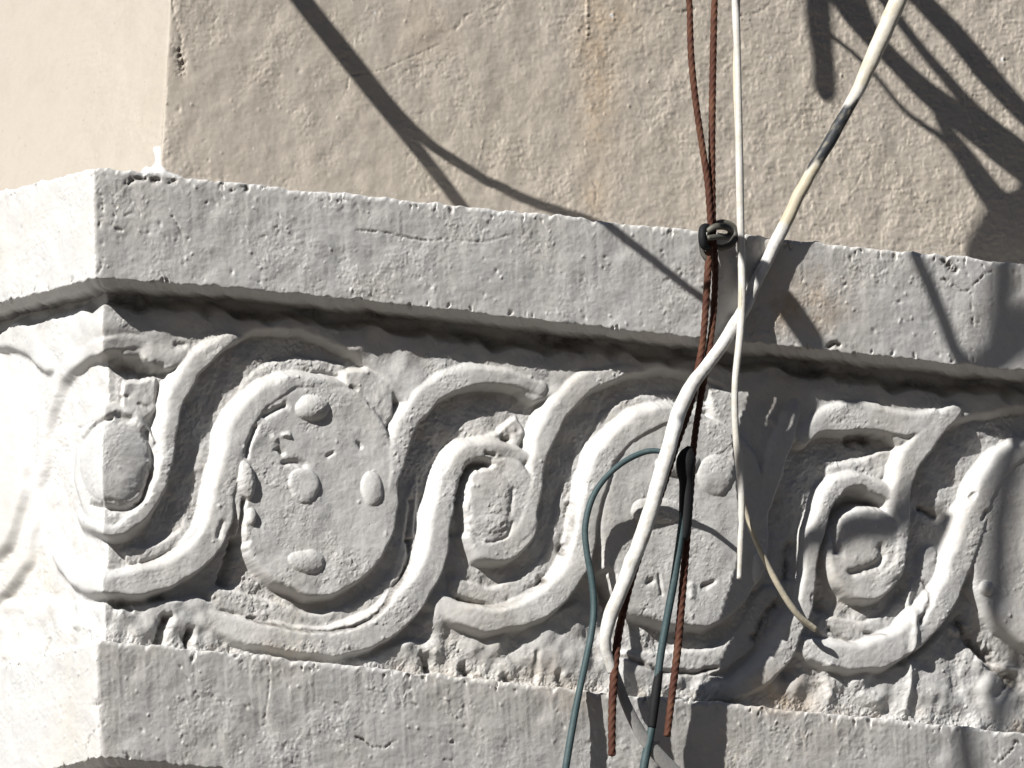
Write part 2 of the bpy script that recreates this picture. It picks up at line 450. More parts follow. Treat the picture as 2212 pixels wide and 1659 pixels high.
# ------------------------------------------------------------------ upper wall, set far back behind the ledge
WTILT = 0.22
def wall_part():
    zt = np.interp(0, *edge(TOP_R, TOP_L, 110))
    z0, z1 = zt - 20, zt + 790
    zs = np.concatenate([np.arange(z0, z1, 2.8), z1 + np.array([10, 40, 120, 300, 700, 1500, 4000.])])
    pv = np.arange(-330, 2560, 2.8)
    ps = np.concatenate([-330 - np.array([3000, 1800, 1000, 500, 200, 80, 20.]), pv, 2560 + np.array([20, 80, 200, 500, 1000, 2000, 4000.])])
    ps.sort()
    PP, ZZ = np.meshgrid(ps, zs)
    base = -303 - WTILT * np.clip(ZZ - zt, 0, 1400); basel = -303 - 0.19 * np.clip(ZZ - zt, 0, 1400)
    rgt = sstep(300, 1700, PP)
    h = plaster(PP, ZZ, 1.0, 1.0, 0.9)
    # crackled, streaky skin towards the right
    fl = samp(N_FLAKE, PP * 1.15 + 77, ZZ * 0.95 + 500)
    h += rgt * (0.95 * sstep(0.45, 0.6, fl) + 0.30 * samp(N_STREAK, PP * 0.9, ZZ * 0.9 + 300))
    ck = np.clip(1 - np.abs(samp(N_CRACK, PP * 1.3 + 400, ZZ * 0.8)) / 0.03, 0, 1)
    h -= rgt * 2.0 * ck * sstep(0.2, 0.9, samp(N_MASK, PP + 10, ZZ * 1.2 + 70))
    h *= np.where(PP < 0, 0.5, 1.0)
    g = np.random.default_rng(5)
    bumps(ps, zs, h, 200, (0, 2500), (z0, z1), (2.5, 5), (1.0, 3.2), g)
    bumps(ps, zs, h, 40, (0, 2500), (z0, z1), (3, 9), (-3.0, -1.2), g)
    w = (1 - sstep(z1 - 10, z1 + 10, ZZ)) * sstep(-400, -330, PP) * (1 - sstep(2560, 2600, PP))
    h *= w
    X, Y = place(PP, base + h, 5.0, basel + h)
    Dx, Dy = proj(X, Y, ZZ * P)
    extra = np.zeros_like(h); dirt_shade = np.zeros_like(h); stain = np.zeros_like(h)
    brk = samp(N_FINE, PP * 0.8 + 33, ZZ * 0.8)
    def line(pts, wd, dep, dr=0.0):
        nonlocal extra, dirt_shade
        s = spline(pts, 5)
        for a, b in zip(s[:-1], s[1:]):
            m = (Dx > min(a[0], b[0]) - 3 * wd) & (Dx < max(a[0], b[0]) + 3 * wd) & (Dy > min(a[1], b[1]) - 3 * wd) & (Dy < max(a[1], b[1]) + 3 * wd)
            if not m.any(): continue
            px, py = Dx[m], Dy[m]
            ab = b - a; t = np.clip(((px - a[0]) * ab[0] + (py - a[1]) * ab[1]) / (ab @ ab + 1e-9), 0, 1)
            d = np.hypot(px - a[0] - t * ab[0], py - a[1] - t * ab[1])
            f = np.exp(-(d / wd) ** 2) * np.clip(0.6 + 0.45 * brk[m], 0, 1.15)
            e = extra[m]; extra[m] = np.where(np.abs(dep * f) > np.abs(e), dep * f, e)
            dirt_shade[m] = np.maximum(dirt_shade[m], dr * f)
    line([(1268, -20), (1269, 40), (1270, 80)], 3.6, 3.6)                        # paint run
    line([(1265, 305), (1267, 332)], 2.4, 2.4)
    line([(1045, 300), (1030, 365)], 2.1, 1.8)
    line([(750, 190), (757, 165), (790, 158), (830, 150), (850, 140), (950, 95)], 2.0, -2.4, 0.5)
    line([(652, 295), (655, 270), (672, 242)], 1.9, -1.3, 0.4)
    line([(985, 62), (1000, 40), (1020, 25)], 3.6, -3.0, 0.5)
    line([(1110, 130), (1125, 143), (1143, 140), (1148, 128)], 1.9, -1.3, 0.5)
    line([(372, 0), (378, 40), (392, 90), (398, 130), (392, 160)], 3.0, -3.6, 0.7)
    line([(388, 108), (391, 130), (390, 155)], 9, -8, 1.2)
    line([(358, 190), (352, 250), (347, 320)], 2.4, -1.8, 0.3)
    line([(1280, 395), (1288, 410), (1286, 440)], 3.0, -2.4, 0.6)
    line([(1645, 240), (1660, 270), (1640, 310), (1625, 335)], 1.9, -1.3, 0.3)
    line([(1860, 370), (1850, 400), (1835, 415)], 1.9, -1.7, 0.4)
    line([(2120, 100), (2130, 60), (2150, 20)], 1.9, -1.3, 0.3)
    line([(2050, 490), (2090, 470), (2110, 440), (2120, 400)], 1.9, 1.3)
    line([(1600, 35), (1640, 25), (1660, 10)], 2.4, -2.4, 0.4)
    line([(1430, 10), (1470, 25), (1500, 18)], 3.6, -3.0, 0.6)
    for cx, cy, rx, ry, a in STAINS:
        stain = np.maximum(stain, a * np.exp(-((Dx - cx) / rx) ** 2 - ((Dy - cy) / ry) ** 2))
    X, Y = place(PP, base + h + extra, 5.0, basel + h + extra)
    splash = sstep(0.35, 0.5, near_line(Dx, Dy, [(338, 322), (340, 350), (342, 400)], 7, np.zeros_like(h)) + 0.8 * near_line(Dx, Dy, [(300, 395), (335, 372), (380, 390)], 14, np.zeros_like(h)) + 0.12 * samp(N_MED, PP, ZZ))
    me = grid_mesh('wall', X, Y, ZZ * P, attrs={'dirt_shade': dirt_shade, 'stain': stain, 'splash': splash})
    o = make_obj('wall', me, MAT_CREAM, building)
    o['label'] = 'cream plastered wall above the ledge'
    return zt
ZT = wall_part()

# plain wall under the lower moulding, down to the street
def lower_wall():
    zb = np.interp(0, *edge(LBOT_R, LBOT_L, 60))
    zs = np.concatenate([np.arange(zb + 30, zb - 160, -4.0), zb - np.array([200, 400, 1000, 3000, 8000, 14500.])])[::-1]
    ps = PALL[::2]
    PP, ZZ = np.meshgrid(ps, zs)
    h = plaster(PP, ZZ, 0.9, 0.5, 0.5, 900) * pvis_w(PP) * sstep(zb - 200, zb - 150, ZZ)
    X, Y = place(PP, -28 + h, 5.0)
    me = grid_mesh('lower_wall', X, Y, ZZ * P)
    make_obj('lower_wall', me, MAT_WHITE, building)
lower_wall()

# ------------------------------------------------------------------ the frieze: one height field, cut into its parts
def frieze():
    zlo = np.interp(0, *edge(LTOP_R, LTOP_L, 82)) - 14
    zhi = np.interp(0, *edge(BOT_R, BOT_L, 96)) + 14
    st = 2.1
    zs = np.arange(zlo, zhi, st)
    pv = np.arange(-520, 2700, st)
    ps = np.concatenate([-520 - np.array([2600, 1500, 700, 300, 100, 30.]), pv, 2700 + np.array([30, 100, 300, 700, 1500, 2000.])])
    ps.sort()
    PP, ZZ = np.meshgrid(ps, zs)
    ref = np.full_like(PP, 43.0)                            # the drawing is read at the height of the strands' tops
    wc = 1 - sstep(10, 170, np.abs(PP))
    mit = ref * wc + 24 * (1 - wc)
    X, Y = place(PP, np.where(PP > 0, ref, mit), 8.0, np.where(PP > 0, mit, ref))
    Dx, Dy = proj(X, Y, ZZ * P)
    # wobble the drawing a little: hand-modelled plaster
    Wx = Dx + 2.2 * samp(N_BIG, PP, ZZ) + 0.3 * samp(N_MED, PP + 50, ZZ)
    Wy = Dy + 2.2 * samp(N_BIG, PP + 400, ZZ + 200) + 0.3 * samp(N_MED, PP + 500, ZZ + 90)

    def stroke(pts):
        """distance / half width, and along-fade, of a stroke of varying width"""
        s = spline(pts, 8)
        best = np.full(Wx.shape, 9.0); wid = np.full(Wx.shape, 50.0); fac = np.ones(Wx.shape); side = np.zeros(Wx.shape)
        for a, b in zip(s[:-1], s[1:]):
            r = max(a[2], b[2]) * 0.5 + 14
            m = (Wx > min(a[0], b[0]) - r) & (Wx < max(a[0], b[0]) + r) & (Wy > min(a[1], b[1]) - r) & (Wy < max(a[1], b[1]) + r)
            if not m.any(): continue
            px, py = Wx[m], Wy[m]
            ab = (b - a)[:2]
            t = np.clip(((px - a[0]) * ab[0] + (py - a[1]) * ab[1]) / (ab @ ab + 1e-9), 0, 1)
            w = a[2] + t * (b[2] - a[2])
            vx, vy = px - a[0] - t * ab[0], py - a[1] - t * ab[1]
            dd = np.hypot(vx, vy)
            sd = (0.75 * vx + 0.66 * vy) / (dd + 2.0)
            d = dd / (0.5 * w)
            side[m] = np.where(d < best[m], sd, side[m])
            wid[m] = np.where(d < best[m], w, wid[m]); fac[m] = np.where(d < best[m], a[3] + t * (b[3] - a[3]), fac[m])
            best[m] = np.minimum(best[m], d)
        return best, wid, fac, side

    def poly(pts):
        """signed distance, + inside"""
        v = np.array(pts, float)
        d = np.full(Wx.shape, 1e9); ins = np.zeros(Wx.shape, bool)
        for a, b in zip(v, np.roll(v, -1, 0)):
            ab = b - a
            t = np.clip(((Wx - a[0]) * ab[0] + (Wy - a[1]) * ab[1]) / (ab @ ab + 1e-9), 0, 1)
            d = np.minimum(d, (Wx - a[0] - t * ab[0]) ** 2 + (Wy - a[1] - t * ab[1]) ** 2)
            c = ((a[1] > Wy) != (b[1] > Wy))
            ins ^= c & (Wx < ab[0] * (Wy - a[1]) / (ab[1] if ab[1] else 1e-9) + a[0])
        d = np.sqrt(d)
        return np.where(ins, d, -d)

    H = 15 + 2.0 * samp(N_BIG, PP + 90, ZZ + 33)
    H0 = H.copy()
    label = np.zeros(PP.shape, np.int16)
    names = ['frieze']

    def put(h, lab=None, name=None):
        nonlocal H
        m = h > H
        if name:
            names.append(name); label[m & (h > H0 + 4)] = len(names) - 1
        H = np.maximum(H, h)

    # the raised field left standing along the top
    TPL = [(-400, 520), (-400, 730), (-50, 742), (0, 748), (45, 765), (88, 802), (115, 798), (160, 768), (245, 748), (262, 764), (300, 762),
           (335, 795), (372, 800), (433, 762), (553, 711), (600, 708), (660, 714), (720, 737), (770, 763), (812, 796), (850, 830), (880, 862), (930, 852),
           (980, 832), (1060, 820), (1111, 826), (1140, 850), (1160, 862), (1200, 852), (1260, 832), (1340, 806), (1441, 793), (1491, 803),
           (1557, 828), (1596, 862), (1630, 892), (1690, 932), (1722, 945), (1748, 926), (1790, 914), (1850, 902), (1910, 925), (1945, 962),
           (2000, 932), (2060, 906), (2120, 898), (2192, 882), (2260, 885), (2330, 905), (2400, 950), (2500, 920), (3200, 900), (3200, 480)]
    d = poly(TPL)
    top_h = 39 + 2.0 * samp(N_BIG, PP + 70, ZZ + 800)
    put(np.where(d > -9, top_h * np.sqrt(np.clip(1 - np.clip(1 - (d + 9) / 17, 0, 1) ** 2.4, 0, 1)), 0))
    # middle ground
    def terrace(pts, hh, bev=16, rough=3.0):
        d = poly(pts)
        put(np.where(d > -bev / 2, (hh + rough * samp(N_MED, PP + hh * 9, ZZ)) * sstep(-bev / 2, bev / 2, d), 0))
    terrace([(742, 802), (800, 792), (862, 826), (860, 900), (830, 945), (790, 885), (745, 835)], 37, 18, 0.35)
    terrace([(1520, 815), (1600, 850), (1640, 880), (1700, 910), (1690, 960), (1640, 1010), (1600, 960), (1540, 900)], 37, 18, 0.35)
    terrace([(255, 815), (300, 812), (352, 806), (345, 880), (318, 905), (285, 905), (255, 880)], 27, 20, 0.5)
    terrace([(1895, 975), (1945, 965), (1935, 1030), (1890, 1040), (1800, 1050), (1790, 1000), (1840, 985)], 24, 20, 0.6)
    terrace([(1080, 930), (1130, 890), (1150, 930), (1125, 975), (1060, 960), (1010, 950)], 26, 16, 1)
    # rough ground along the bottom
    BZ = [(-400, 1330), (60, 1290), (250, 1297), (440, 1277), (482, 1300), (560, 1372), (700, 1400), (800, 1410), (900, 1370), (950, 1302), (985, 1340), (1060, 1352),
          (1190, 1322), (1262, 1290), (1300, 1310), (1350, 1405), (1430, 1435), (1520, 1440), (1600, 1470), (1690, 1420), (1735, 1390),
          (1850, 1440), (1960, 1430), (2075, 1330), (2105, 1345), (2130, 1415), (2200, 1432), (2300, 1445), (2500, 1400), (3200, 1400), (3200, 1750), (-400, 1750)]
    d = poly(BZ)
    put(np.where(d > -10, (27 + 0.7 * samp(N_MED, PP * 0.45 + 9, ZZ * 0.45 + 300) + 4.0 * samp(N_BIG, PP * 1.1, ZZ * 1.1 + 60)) * sstep(-10, 12, d), 0))
    # step of the hollow under the medallions
    def ridge(pts, hh, name=None, sh=27.0, lo=0.6):
        d, w, hf, sd = stroke([(q[0], q[1], q[2] * (1.05 if name else 1.05) + (2 if name else 0), q[3] if len(q) > 3 else 1.0) for q in pts])
        ins = (1 - d) * 0.5 * w                            # pixels in from the edge
        hl = hf * hh * (lo + (1 - lo) * sstep(12, 46, w))
        h = hl * np.sqrt(np.clip(1 - np.clip(1 - ins / np.minimum(sh * (0.66 - 0.42 * sd), 0.46 * w), 0, 1) ** 2.0, 0, 1)) + 1.5 * (1 - np.clip(d, 0, 1) ** 2)
        put(np.where(d < 1, h, 0), name=name)
    ridge([(488, 1285, 50), (578, 1318, 50), (695, 1340, 48), (800, 1310, 50), (858, 1255, 46), (885, 1180, 40), (897, 1090, 34), (908, 1020, 20)], 22, None, 12)
    ridge([(1000, 1262, 46), (1070, 1285, 46), (1140, 1262, 46), (1195, 1200, 40), (1220, 1120, 36), (1232, 1040, 26)], 22, None, 12)
    ridge([(1370, 1425, 60), (1450, 1435, 60), (1540, 1425, 60), (1620, 1370, 60), (1670, 1280, 45)], 22, None, 12)
    ridge([(1800, 1350, 50), (1870, 1362, 52), (1940, 1335, 50), (1995, 1270, 44), (2020, 1190, 36)], 22, None, 12)
    ridge([(280, 1192, 44), (340, 1192, 42), (400, 1160, 36), (425, 1090, 26)], 22, None, 12)
    # rough rim of the hollow over each medallion
    ridge([(505, 880, 20), (550, 820, 30), (610, 788, 34), (680, 782, 34), (745, 795, 34)], 22, None, 12)
    ridge([(1268, 985, 20), (1320, 905, 34), (1390, 865, 36), (1460, 858, 34), (1530, 870, 34)], 22, None, 12)

    # medallions
    def medallion(cx, cy, a, b, hh, n=2.15, dish=0.0):
        ex, ey = np.abs((Wx - cx) / a), np.abs((Wy - cy) / b)
        rho = (ex ** n + ey ** n) ** (1 / n)
        dd = (1 - rho) * min(a, b)
        sd = (0.75 * (Wx - cx) / a + 0.66 * (Wy - cy) / b) / (rho + 0.05)
        h = hh * np.sqrt(np.clip(1 - np.clip(1 - dd / (17 - 10 * sd), 0, 1) ** 2.2, 0, 1)) - dish * sstep(30, 90, dd)
        put(np.where(dd > 0, h, 0), name='medallion')
    medallion(680, 1052, 186, 240, 45, dish=2)
    medallion(1476, 1124, 192, 240, 45, dish=2)
    medallion(2290, 1172, 205, 240, 45, dish=2)
    medallion(-75, 1000, 118, 232, 46)

    # filled spiral eyes
    def disc(cx, cy, a, b, hh, sh=16.0):
        rho = np.sqrt(((Wx - cx) / a) ** 2 + ((Wy - cy) / b) ** 2)
        ins = (1 - rho) * min(a, b)
        sh = sh * (0.66 - 0.42 * (0.75 * (Wx - cx) / a + 0.66 * (Wy - cy) / b) / (rho + 0.05))
        put(np.where(ins > 0, hh * np.sqrt(np.clip(1 - np.clip(1 - ins / sh, 0, 1) ** 2.1, 0, 1)), 0), name='spiral_eye')
    disc(1074, 1096, 92, 130, 45, 24)
    disc(1872, 1192, 90, 108, 44, 24)
    disc(243, 1008, 108, 146, 40, 24)
    # scrolling strands, (x, y, width)
    HR = 46
    ridge([(556, 709, 10), (520, 722, 26), (455, 750, 56), (405, 805, 58), (371, 870, 52), (358, 940, 46), (352, 1000, 45), (338, 1055, 46), (303, 1105, 48),
           (250, 1143, 42), (195, 1138, 36, .97), (165, 1115, 34, .9)], HR, 'scroll_strand')
    ridge([(760, 850, 40, .8), (712, 830, 44, .93), (640, 820, 46), (590, 836, 54), (542, 874, 60), (510, 930, 64), (492, 1000, 66), (479, 1063, 68), (462, 1130, 72),
           (430, 1188, 72), (385, 1225, 70), (330, 1245, 70), (250, 1256, 62), (190, 1262, 50), (140, 1240, 40), (108, 1195, 28)], HR, 'scroll_strand')
    ridge([(1165, 832, 44, .85), (1090, 812, 50), (1010, 808, 62), (940, 835, 66), (890, 890, 62), (857, 960, 55), (842, 1040, 40), (832, 1110, 24)], HR, 'scroll_strand')
    ridge([(1441, 790, 12), (1400, 796, 24), (1330, 803, 42), (1260, 824, 60), (1208, 875, 62), (1174, 935, 58), (1158, 1000, 48), (1148, 1070, 46), (1130, 1130, 50),
           (1098, 1165, 50, .97), (1070, 1172, 46, .9)], HR, 'scroll_strand')
    ridge([(1130, 985, 44, .85), (1065, 966, 50, .95), (1010, 976, 56), (975, 1015, 58), (958, 1070, 60), (950, 1130, 62), (935, 1200, 68), (900, 1270, 76), (850, 1325, 82),
           (790, 1362, 82), (715, 1385, 76), (640, 1380, 68), (560, 1368, 64, .9), (490, 1345, 58, .7), (425, 1318, 50, .5)], HR, 'scroll_strand')
    ridge([(1545, 925, 44, .8), (1495, 902, 50, .93), (1440, 893, 56), (1390, 905, 60), (1335, 942, 62), (1295, 995, 63), (1275, 1055, 63), (1265, 1120, 62), (1255, 1180, 63), (1230, 1240, 66),
           (1185, 1290, 68), (1120, 1325, 66), (1050, 1337, 64), (985, 1320, 58, .85), (935, 1288, 50, .55)], HR + 2, 'scroll_strand')
    ridge([(1722, 862, 26), (1696, 930, 54), (1668, 1000, 60), (1648, 1075, 52), (1632, 1150, 34), (1618, 1210, 20)], HR, 'scroll_strand')
    ridge([(1740, 945, 34), (1762, 912, 62), (1815, 897, 74), (1880, 898, 74), (1950, 912, 66), (2010, 898, 56)], 46, 'scroll_strand')
    ridge([(2090, 864, 16), (2044, 894, 48), (1992, 944, 66), (1955, 1010, 66), (1938, 1080, 58), (1946, 1150, 46), (1936, 1212, 46), (1905, 1245, 48, .97),
           (1875, 1256, 46, .9)], HR, 'scroll_strand')
    ridge([(1920, 1062, 44, .85), (1862, 1038, 46, .95), (1815, 1044, 48), (1780, 1085, 48), (1762, 1145, 46), (1750, 1210, 46), (1738, 1285, 48), (1715, 1345, 54),
           (1680, 1410, 60), (1630, 1465, 58), (1560, 1494, 50, .8), (1480, 1492, 44, .5)], HR, 'scroll_strand')
    ridge([(2290, 970, 44, .8), (2235, 966, 48, .95), (2185, 982, 48), (2142, 1020, 56), (2112, 1075, 62), (2090, 1140, 66), (2072, 1205, 66), (2046, 1270, 68), (2006, 1330, 72),
           (1945, 1385, 76), (1870, 1415, 72), (1800, 1413, 64, .95), (1745, 1400, 58, .8), (1705, 1380, 46, .5)], HR + 2, 'scroll_strand')
    ridge([(310, 735, 44, .8), (250, 734, 46, .95), (170, 763, 44), (115, 815, 36), (90, 880, 32), (74, 960, 30), (64, 1040, 30), (54, 1120, 32), (36, 1190, 34), (0, 1255, 36), (-60, 1310, 36)], 44, 'scroll_strand')
    # strands beyond the right and left edge of the view
    ridge([(2760, 925, 20), (2640, 930, 60), (2560, 960, 66), (2505, 1010, 62), (2475, 1080, 55), (2460, 1160, 40)], HR, 'scroll_strand')
    ridge([(-260, 760, 20), (-190, 790, 40), (-215, 900, 34), (-225, 1040, 34), (-250, 1180, 36), (-300, 1280, 36)], 44, 'scroll_strand')

    # soften like thick paint
    def blur(a, s):
        r = int(3 * s) + 1
        k = np.exp(-np.arange(-r, r + 1) ** 2 / (2 * s * s)); k /= k.sum()
        for ax in (0, 1):
            pd = [(0, 0), (0, 0)]; pd[ax] = (r, r)
            b = np.pad(a, pd, mode='edge')
            a = sum(k[i] * np.take(b, np.arange(i, i + a.shape[ax]), axis=ax) for i in range(2 * r + 1))
        return a
    H = blur(H, 1.05)
    wl = sstep(-5, -70, PP)
    H = H * (1 - wl) + blur(H, 1.9) * wl

    # bosses on the medallions and in the spiral eyes: (x, y, rx, ry, height, power)
    def boss(cx, cy, rx, ry, hh, lab=True, e=2.4, lo=None, rot=0.0):
        nonlocal H
        c, s = math.cos(rot), math.sin(rot)
        ux, uy = (Wx - cx) * c + (Wy - cy) * s, -(Wx - cx) * s + (Wy - cy) * c
        rr = np.sqrt((ux / rx) ** 2 + (uy / ry) ** 2)
        dome = hh * np.clip(1 - np.clip(rr, 0, 1) ** e, 0, 1) ** 0.6
        if lo is not None:
            H = np.where(rr < 1, np.maximum(H, lo + dome), H)
        else:
            H = H + np.where(rr < 1, dome, 0)
        if lab:
            names.append('boss'); label[rr < 0.97] = len(names) - 1
    boss(240, 1000, 80, 88, 15, lo=36, e=2.6)
    H = H + 13 * np.exp(-((Wx - 212) / 52) ** 2 - ((Wy - 705) / 36) ** 2)
    boss(1052, 1085, 54, 76, 5, lo=44, e=2.0)
    boss(1862, 1200, 48, 46, 6, lo=41)
    boss(657, 1048, 34, 39, 6, e=5)
    boss(672, 882, 38, 27, 15, e=1.8)
    boss(801, 1056, 20, 38, 9, e=1.7)
    boss(660, 1210, 40, 25, 9, e=1.7)
    boss(531, 1040, 17, 46, 14, e=2.0, rot=-0.12)
    boss(544, 1117, 12, 16, 9, lab=False)
    boss(1545, 1025, 40, 44, 9, e=1.8)
    boss(1420, 1105, 60, 30, 10, e=2.2)
    boss(1645, 1228, 22, 40, 10, e=2.0)
    boss(1462, 1000, 48, 24, 10, e=2.2)
    boss(2130, 1270, 14, 16, 10, lab=False)
    boss(2290, 1180, 36, 42, 9, e=6)
    boss(2292, 1000, 40, 26, 16)
    boss(1058, 1130, 40, 20, 2.5, lab=False)

    # dents, holes, cuts and dirt in the crevices
    dirt_shade = np.zeros_like(H); stain = np.zeros_like(H)
    jit = np.clip(samp(N_MED, PP + 60, ZZ + 8), -2, 2.5)
    def cut(pts, wd, dep, dr=0.0):
        nonlocal H
        s = spline(pts, 6)
        f = np.zeros_like(H)
        for a, b in zip(s[:-1], s[1:]):
            r = 3 * wd
            m = (Wx > min(a[0], b[0]) - r) & (Wx < max(a[0], b[0]) + r) & (Wy > min(a[1], b[1]) - r) & (Wy < max(a[1], b[1]) + r)
            if not m.any(): continue
            ab = b - a
            t = np.clip(((Wx[m] - a[0]) * ab[0] + (Wy[m] - a[1]) * ab[1]) / (ab @ ab + 1e-9), 0, 1)
            dd = np.hypot(Wx[m] - a[0] - t * ab[0], Wy[m] - a[1] - t * ab[1])
            dd = dd * (1 + 0.14 * jit[m])
            f[m] = np.maximum(f[m], np.exp(-(dd / wd) ** 2))
        H = H - dep * f
        np.maximum(dirt_shade, dr * f, out=dirt_shade)
    # grooves between strand and eye or medallion
    cut([(1000, 1150), (993, 1090), (1000, 1035), (1022, 1010), (1050, 1000)], 8, 26)
    cut([(1015, 1158), (1050, 1172), (1090, 1160), (1108, 1130)], 4, 3); cut([(1108, 1060), (1105, 1110)], 5, 3)
    cut([(1815, 1190), (1806, 1140), (1818, 1100), (1850, 1082), (1890, 1085)], 9, 16)
    cut([(1900, 1180), (1900, 1210), (1875, 1230), (1845, 1238)], 8, 7)
    cut([(318, 930), (330, 985), (322, 1050), (290, 1088), (250, 1100), (200, 1092)], 8, 14)
    cut([(255, 900), (278, 903)], 14, 12); cut([(165, 960), (195, 918), (235, 908)], 6, 9)
    cut([(552, 922), (543, 955), (537, 985)], 5, 9); cut([(528, 1085), (520, 1130), (514, 1170)], 5, 16); cut([(514, 1165), (506, 1205), (498, 1250)], 10, 30)
    cut([(1312, 1235), (1320, 1280), (1340, 1330)], 10, 26)
    cut([(1770, 1290), (1790, 1310)], 12, 20)
    cut([(570, 897), (590, 886), (612, 876)], 7, 9)
    cut([(600, 968), (610, 978)], 6, 8, 0.3); cut([(612, 938), (622, 940)], 5, -6); cut([(590, 942), (593, 945)], 5, -5)
    cut([(620, 1000), (640, 998), (655, 1003)], 8, 8)
    cut([(712, 983), (722, 977)], 4, 5); cut([(772, 955), (776, 962)], 4, 6)
    cut([(762, 838), (768, 843)], 5, 5, 0.6); cut([(795, 875), (798, 880)], 3, 3, 0.4)
    cut([(1095, 946), (1110, 950)], 7, 10, 1.0); cut([(1050, 978), (1062, 980)], 5, 6, 0.4)
    cut([(898, 1160), (893, 1200), (876, 1240), (850, 1283), (815, 1320), (770, 1352), (700, 1362), (620, 1356), (540, 1335)], 5.5, 9, 0.9)
    cut([(900, 1080), (903, 1100), (892, 1160)], 6, 7, 0.6)
    cut([(1240, 1085), (1243, 1110), (1236, 1160), (1225, 1195)], 5, 7, 0.7); cut([(1228, 1178), (1224, 1195)], 7, 8, 1.0)
    cut([(1000, 1290), (1060, 1308), (1120, 1298), (1180, 1255)], 6, 7, 0.5); cut([(1175, 1250), (1183, 1252)], 7, 8, 1.0)
    cut([(440, 1090), (425, 1150), (380, 1190), (310, 1212)], 4, 5, 0.3)
    cut([(365, 1335), (357, 1360), (350, 1385)], 11, 24, 1.0); cut([(418, 1362), (415, 1392)], 8, 20, 1.0)
    cut([(335, 1292), (360, 1285)], 8, 9, 0.5); cut([(250, 1300), (275, 1310)], 10, 12, 0.4)
    cut([(928, 1420), (935, 1445)], 12, 22, 1.0); cut([(1010, 1440), (1020, 1452)], 9, 18, 1.0); cut([(1100, 1460), (1110, 1470)], 8, 12, 0.8)
    cut([(1165, 1405), (1160, 1470)], 6, 5, 0.5); cut([(1215, 1455), (1225, 1480)], 9, 10, 0.5)
    cut([(2085, 1345), (2110, 1385), (2150, 1420), (2180, 1450), (2200, 1470)], 12, 22, 1.0)
    cut([(2000, 1098), (2020, 1104), (2035, 1112)], 8, 8, 0.9)
    cut([(1850, 945), (1870, 945), (1880, 948)], 10, 14, 1.0)
    cut([(2100, 1066), (2094, 1072)], 4, 8, 0.5); cut([(2125, 1105), (2120, 1120)], 5, 6, 0.3)
    cut([(2005, 1260), (2012, 1290), (1985, 1345)], 5, 7, 0.7); cut([(1805, 1360), (1835, 1382)], 5, 6, 0.7); cut([(1880, 1365), (1915, 1372)], 4, 5, 0.7)
    cut([(1720, 1170), (1712, 1200), (1708, 1245)], 9, 8, 0.9); cut([(1690, 1300), (1670, 1320), (1640, 1375)], 8, 8, 0.9)
    cut([(1345, 1410), (1420, 1442), (1500, 1452), (1560, 1438)], 5, 8, 0.9)
    cut([(1395, 1255), (1402, 1250)], 6, 6, 0.3); cut([(1420, 1240), (1428, 1280)], 4, 4, 0.2); cut([(1518, 1262), (1545, 1258)], 5, 6, 0.5)
    cut([(1490, 1262), (1492, 1290)], 6, -4)
    cut([(252, 778), (300, 796), (345, 800)], 12, 14, 0.3)
    cut([(255, 850), (275, 848)], 4, 3, 0.4); cut([(300, 868), (318, 875)], 4, 3, 0.4)
    cut([(320, 1002), (328, 1030), (300, 1080), (285, 1086)], 4, 5, 0.6)
    cut([(385, 745), (398, 745)], 7, 7, 0.4); cut([(150, 925), (190, 905)], 4, 4)
    cut([(480, 1130), (470, 1160)], 6, 5); cut([(70, 1420), (85, 1380)], 5, 6, 0.5); cut([(145, 1390), (150, 1360)], 7, 8, 0.2); cut([(185, 1390), (180, 1360)], 7, 8, 0.1)
    cut([(1975, 1260), (1970, 1450), (1965, 1530)], 7, -7)                   # paint run
    cut([(1790, 1440), (1800, 1500)], 10, -8); cut([(1900, 1510), (1870, 1500)], 12, -8)
    # blotchy grime plus shade put into the colour, under the upper moulding
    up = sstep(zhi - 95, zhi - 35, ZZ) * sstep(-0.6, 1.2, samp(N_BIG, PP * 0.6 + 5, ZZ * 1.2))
    dirt_shade = np.maximum(dirt_shade, 0.75 * up)
    H = H - 34 * sstep(zhi - 62, zhi - 34, ZZ + 7 * samp(N_BIG, PP, ZZ))
    lowc = (1 - sstep(zlo + 14, zlo + 70, ZZ))
    stain = np.maximum(stain, 0.40 * lowc * sstep(-0.2, 1.3, samp(N_BIG, PP + 600, ZZ)))
    for cx, cy, rx, ry, a in STAINS:
        stain = np.maximum(stain, a * np.exp(-((Dx - cx) / rx) ** 2 - ((Dy - cy) / ry) ** 2))
    floor = 1 - sstep(18, 32, H)
    stain = np.maximum(stain, 0.14 * floor * sstep(0.0, 1.2, samp(N_MED, PP * .5, ZZ * .5)))

    H = H + plaster(PP, ZZ, 0.85, 0.5, 0.5, 300) * (1 + 0.5 * floor + 0.5 * lowc)
    H += 1.6 * lowc * sstep(0.3, 0.6, samp(N_FLAKE, PP * 1.3 + 210, ZZ * 1.3)) + 0.5 * lowc * samp(N_FINE, PP + 9, ZZ)
    H += 0.5 * floor * samp(N_FLAKE, PP + 30, ZZ + 9) + 0.15 * floor * samp(N_GRIT, PP, ZZ)
    g = np.random.default_rng(9)
    bumps(ps, zs, H, 260, (-400, 2600), (zlo, zhi), (2.5, 6), (0.8, 2.6), g)
    w = sstep(-700, -520, PP) * (1 - sstep(2700, 2850, PP))
    H = H * w + 10 * (1 - w)
    H = 14 + (H - 14) * (1 - 0.22 * sstep(-25, -90, PP))
    # relief rises square to each face; it is only mitred close to the corner
    wc = 1 - sstep(10, 170, np.abs(PP))
    mit = H * wc + 24 * (1 - wc)
    X, Y = place(PP, np.where(PP > 0, H, mit), 4.0, np.where(PP > 0, mit, H))
    Z = ZZ * P
